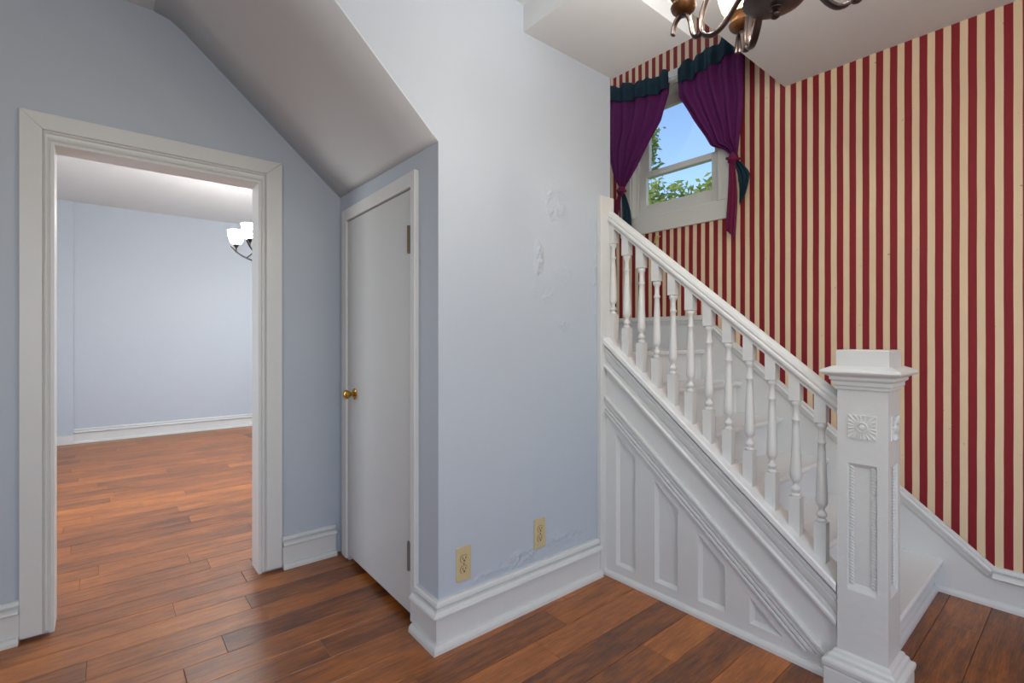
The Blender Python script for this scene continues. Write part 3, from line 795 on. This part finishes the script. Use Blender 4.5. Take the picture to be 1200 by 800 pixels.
# curtains
def cloth(fn, nu, nv): return MB().grid(fn, nu, nv)
XR_ = 3.022
def rod_z(y): return 3.045 + .9 * (y - 1.89) ** 2 * .35
def curtain(label, outer, inner, knot, tails, phase, wall_side):
    root = empty('curtain', (XR_, knot[0], min(t[-1][1] for t in [tt['c'] for tt in tails]))); tag(root, label, 'curtain', 'tied-back curtains at the stair window')
    ztop = 3.0; zbot = knot[1]
    nf = 5
    def body(u, v):
        z = zbot + (ztop - zbot) * (1 - v)
        a = interp(outer, z); b = interp(inner, z)
        ez = rod_z(a + (b - a) * u) - .055
        zz = zbot + (ez - zbot) * (1 - v)
        y = a + (b - a) * u
        amp = .016 * (.4 + .6 * min(1, abs(b - a) / .45))
        x = XR_ + amp * math.sin(2 * PI * (nf * u + phase)) + .006 * math.sin(2 * PI * (2.3 * u + 1.1 * v + phase)) + .004 * math.sin(14 * v + 9 * u)
        return (x, y, zz)
    obj('drape', cloth(body, 72, 40), 'purple', root, solid=.0016)
    def header(u, v):
        a = interp(outer, 3.0); b = interp(inner, 3.0); y = a + (b - a) * u
        zt = rod_z(y) + .022 + .012 * math.sin(2 * PI * (3.3 * u + phase)) + .006 * math.sin(2 * PI * (7.7 * u))
        zb = rod_z(y) - .105 + .006 * math.sin(2 * PI * 2.2 * u)
        z = zt + (zb - zt) * v
        x = XR_ - .007 + (.016 if v > .3 else .010) * math.sin(2 * PI * (nf * u + phase)) - .01 * math.sin(PI * v) * .4
        return (x, y, z)
    obj('header', cloth(header, 72, 10), 'teal', root, solid=.0016)['label'] = 'dark teal gathered header band'
    # knot: a bulging wrapped ball
    kn = MB(); ky, kz = knot
    vs = []; nu, nv = 16, 10; fs = []
    for j in range(nv + 1):
        t = PI * j / nv
        for i in range(nu):
            p = 2 * PI * i / nu; r = 1 + .14 * math.sin(3 * p + 4 * t) + .06 * math.sin(7 * t)
            vs.append((XR_ - .008 + .026 * r * math.sin(t) * math.cos(p), ky + .030 * r * math.sin(t) * math.sin(p), kz + .036 * r * math.cos(t)))
    for j in range(nv):
        for i in range(nu): fs.append((j * nu + i, j * nu + (i + 1) % nu, (j + 1) * nu + (i + 1) % nu, (j + 1) * nu + i))
    kn.add(vs, fs, True)
    band = [(XR_ - .008 + .030 * math.cos(2 * PI * i / 16), ky + .034 * math.sin(2 * PI * i / 16), kz + .012 * math.sin(2 * PI * i / 16 + .6)) for i in range(17)]
    kn.tube(band, .010, 8)
    obj('knot', kn, 'wine', root)
    for tt in tails:
        cen = spline([(p[0], p[1], 0) for p in tt['c']], 6)
        wid = tt['w']
        def tail(u, v, cen=cen, wid=wid, tt=tt):
            i = min(len(cen) - 2, int(v * (len(cen) - 1))); f = v * (len(cen) - 1) - i
            p = cen[i].lerp(cen[i + 1], f)
            w_ = interp([(k / (len(wid) - 1), x) for k, x in enumerate(wid)], v)
            s = u - .5
            return (XR_ - .012 + tt.get('dx', 0) + .022 * abs(math.sin(2.6 * PI * s)) * (.3 + v) * .7, p.x + s * w_, p.y + (.5 - u) * tt.get('skew', 0) * v)
        o = obj('tail', cloth(tail, 16, 24), tt['m'], root, solid=.002)
        o['label'] = tt['l']
curtain('plum curtain with teal header tied in a knot at the left of the window', [(3.1, 2.475), (2.64, 2.465), (2.42, 2.395), (2.34, 2.345)], [(3.1, 1.925), (2.92, 1.925), (2.75, 1.99), (2.48, 2.195), (2.34, 2.305)], (2.325, 2.325),
    [dict(c=[(2.335, 2.31), (2.365, 2.22), (2.40, 2.10)], w=[.03, .055, .06], m='wine', skew=.03, l='wine red hanging tail'),
     dict(c=[(2.315, 2.30), (2.29, 2.17), (2.285, 2.02)], w=[.03, .075, .085], m='teal', dx=.012, skew=-.04, l='dark teal hanging tail')], .1, 1)
curtain('plum curtain with teal header knotted at the right of the window', [(3.15, 1.395), (2.71, 1.405), (2.50, 1.425), (2.36, 1.445)], [(3.1, 1.86), (2.86, 1.845), (2.67, 1.746), (2.53, 1.661), (2.45, 1.62), (2.40, 1.53), (2.36, 1.49)], (1.467, 2.325),
    [dict(c=[(1.470, 2.31), (1.468, 2.10), (1.485, 1.86)], w=[.035, .06, .065], m='wine', skew=-.06, dx=-.008, l='long wine red hanging tail'),
     dict(c=[(1.450, 2.31), (1.405, 2.20), (1.418, 2.06)], w=[.025, .07, .03], m='teal', dx=.008, skew=.05, l='dark teal hanging tail')], .4, -1)
rod = empty('curtain_rod', (XR_, 1.93, 3.03)); tag(rod, 'thin white curtain rod carrying the plum curtains', 'curtain rod')
obj('rod', MB().tube([(XR_ + .042, y, rod_z(y) - .01) for y in [1.37 + .05 * i for i in range(24)]], .004, 8), 'trim', rod)
for y in (1.385, 2.505): obj('bracket', MB().box(XR_ + .036, XS, y - .008, y + .008, rod_z(y) - .016, rod_z(y) - .002), 'trim', rod)
# small torn flap of wallpaper below the window
fl = MB().grid(lambda u, v: (XS - .004 - .03 * v * v, 2.085 - .05 * u * (1 - v) + .01 * v, 1.95 - .10 * v + .03 * u * v), 6, 8)
fp = obj('torn_wallpaper', fl, plain('yellowed_paper_back', rgb(196, 172, 110), .8), None, solid=.001); tag(fp, 'small torn yellowed flap of wallpaper below the window', 'wallpaper flap')

# ------------------------------------------------------------------ chandeliers
CH = Vector((0, 0, 0)) + VF * 1.19 + VR * .6385
def radial(ang): return VR * math.cos(ang) + VF * math.sin(ang)
cx_, cy_ = CH.x, CH.y
ch = empty('chandelier', (cx_, cy_, 1.98)); tag(ch, 'bronze scroll-arm chandelier with cream glass shades hanging from the hall ceiling', 'chandelier')
obj('bowl', MB().lathe([(.004, 2.002), (.020, 2.003), (.045, 2.008), (.064, 2.016), (.073, 2.026), (.070, 2.034), (.040, 2.045), (.026, 2.07), (.020, 2.10)], (cx_, cy_, 0), 32), 'bronze', ch)
obj('finial', MB().lathe([(.003, 1.976), (.009, 1.980), (.012, 1.987), (.009, 1.993), (.006, 1.997), (.014, 2.001), (.016, 2.005)], (cx_, cy_, 0), 20), 'bronze', ch)
obj('stem', MB().lathe([(.020, 2.08), (.026, 2.12), (.018, 2.17), (.012, 2.22), (.018, 2.30), (.028, 2.34), (.018, 2.40), (.007, 2.43), (.007, 2.64), (.007, 2.66)], (cx_, cy_, 0), 20), 'bronze', ch)
obj('ceiling_canopy', MB().lathe([(.012, 2.645), (.035, 2.655), (.060, 2.672), (.066, 2.694)], (cx_, cy_, 0), 28), 'bronze', ch)
for k in range(5):
    ang = math.radians((-3, 84, 138, 213, 285)[k]); d = radial(ang); tang = Vector((-d.y, d.x, 0))
    def R(r, z): return Vector((cx_, cy_, 0)) + d * r + Vector((0, 0, z))
    arm = MB().tube(spline([R(.060, 2.085), R(.085, 2.060), R(.115, 2.022), R(.135, 2.006), R(.152, 2.001), R(.170, 2.008), R(.181, 2.028), R(.178, 2.065), R(.160, 2.11), R(.120, 2.18), R(.07, 2.27), R(.022, 2.33)], 6), .0100, 10, .6, tang)
    A = obj('arm', arm, 'bronze', ch)
    tl = MB().tube(spline([R(.176, 2.024), R(.186, 2.014), R(.198, 2.016), R(.205, 2.034), R(.210, 2.062), R(.220, 2.083), R(.235, 2.088), R(.248, 2.079), R(.256, 2.060), R(.258, 2.044)], 5), [.0092] * 40 + [.0096] * 6, 10, .6, tang)
    obj('scroll', tl, 'bronze', A)
    c = R(.228, 0)
    obj('cup', MB().lathe([(.007, 2.086), (.020, 2.090), (.030, 2.099), (.034, 2.110), (.027, 2.123), (.030, 2.131), (.034, 2.137)], (c.x, c.y, 0), 20), 'cup', A)
    sh = MB(); prof = [(.026, 2.134), (.040, 2.142), (.053, 2.160), (.062, 2.19), (.068, 2.225), (.073, 2.25), (.070, 2.25), (.065, 2.225), (.059, 2.19), (.050, 2.163), (.038, 2.147), (.012, 2.140)]
    obj('shade', sh.lathe(prof, (c.x, c.y, 0), 24), 'cream_glass', ch)
    lamp('hall_bulb', 'POINT', (c.x, c.y, 2.215), 9.2, (1, .99, .975), shadow_soft_size=.035)

# next room
lx, ly = 1.216, 4.97
c2 = empty('chandelier', (lx, ly, 1.90)); tag(c2, 'dark iron chandelier with glowing white glass shades in the next room', 'chandelier')
obj('stem', MB().tube([(lx, ly, 1.92), (lx, ly, 2.76)], .009, 10), 'iron', c2)
obj('ceiling_canopy', MB().lathe([(.02, 2.745), (.06, 2.76), (.065, 2.784)], (lx, ly, 0), 24), 'iron', c2)
obj('finial', MB().lathe([(.004, 1.885), (.018, 1.90), (.022, 1.92), (.012, 1.945)], (lx, ly, 0), 16), 'iron', c2)
for k in range(5):
    ang = math.radians(190 + 72 * k); d = radial(ang); tang = Vector((-d.y, d.x, 0))
    def R(r, z): return Vector((lx, ly, 0)) + d * r + Vector((0, 0, z))
    obj('arm', MB().tube(spline([R(.012, 1.905), R(.12, 1.918), R(.22, 1.955), R(.30, 2.005), R(.355, 2.065)], 6), .008, 8).tube(spline([R(.225, 1.955), R(.15, 2.02), R(.08, 2.12), R(.012, 2.2)], 6), .006, 8), 'iron', c2)
    c = R(.31, 0)
    obj('cup', MB().tube([(c.x, c.y, 2.005), (c.x, c.y, 2.055)], .007, 8).lathe([(.008, 2.045), (.02, 2.066), (.03, 2.082)], (c.x, c.y, 0), 16), 'iron', c2)
    prof = [(.026, 2.078), (.042, 2.088), (.054, 2.110), (.064, 2.150), (.070, 2.205), (.067, 2.205), (.060, 2.150), (.050, 2.113), (.038, 2.095), (.012, 2.085)]
    obj('shade', MB().lathe(prof, (c.x, c.y, 0), 24), 'white_glass', c2)

# ------------------------------------------------------------------ outdoors beyond the stair window
struct(obj('ground_outside', MB().box(3.3, 40, -20, 30, -.7, -.6), 'grass'), 'lawn outside the house')
def tree(label, base, h, blobs, seed, n):
    rnd = random.Random(seed)
    r = empty('tree', base); tag(r, label, 'tree', 'trees outside the stair window')
    B = Vector(base)
    tr = MB().tube([B, B + Vector((.05, .05, h * .5)), B + Vector((-.05, .1, h * .9))], [.2, .15, .07], 10)
    for (bx, by, bz, br) in blobs:
        tr.tube(spline([B + Vector((0, 0, h * .45)), (B + Vector((0, 0, h * .6))).lerp(Vector((bx, by, bz)), .5), Vector((bx, by, bz))], 5), [.07 - .0055 * i for i in range(11)], 6)
    obj('trunk', tr, 'bark', r)
    mb = MB()
    tot = sum(b[3] ** 2 for b in blobs)
    for (bx, by, bz, br) in blobs:
        # leaf clusters on a lumpy crown
        cl = [Vector((rnd.gauss(0, 1), rnd.gauss(0, 1), rnd.gauss(0, .8))).normalized() * br * rnd.uniform(.35, 1) for _ in range(int(46 * br))]
        for _ in range(int(n * br * br / tot)):
            c = rnd.choice(cl); p = Vector((bx, by, bz)) + c + Vector((rnd.gauss(0, .13), rnd.gauss(0, .13), rnd.gauss(0, .10)))
            a = Vector((rnd.gauss(0, 1), rnd.gauss(0, 1), rnd.gauss(0, .6))).normalized(); q = a.cross(Vector((rnd.gauss(0, 1), rnd.gauss(0, 1), rnd.gauss(0, 1)))).normalized()
            L = rnd.uniform(.07, .13); W_ = L * .42; nn = a.cross(q) * L * .15
            mb.add([p - a * L, p + q * W_ + nn, p + a * L, p - q * W_ + nn, p], [(0, 1, 4), (1, 2, 4), (2, 3, 4), (3, 0, 4)])
    f = obj('foliage', mb, 'leaf', r); f['kind'] = 'stuff'
tree('yellow-green leafy tree crown low in the stair window', (11.2, 6.6, -.6), 4.6, [(11, 7.0, 4.5, .85), (11.2, 6.2, 4.2, .75), (11, 5.6, 4.55, .75), (10.9, 7.9, 4.4, .9), (11.3, 4.9, 4.5, .9), (11.4, 6.7, 3.6, 1.1)], 3, 5200)
tree('taller green tree reaching in at the left of the stair window', (13.0, 10.6, -.6), 7.5, [(12.6, 9.0, 7.15, .62), (12.6, 8.75, 6.55, .55), (12.8, 9.9, 7.4, 1.2), (13.1, 11.0, 8.2, 1.4), (12.9, 10.4, 6.2, 1.1)], 5, 4200)
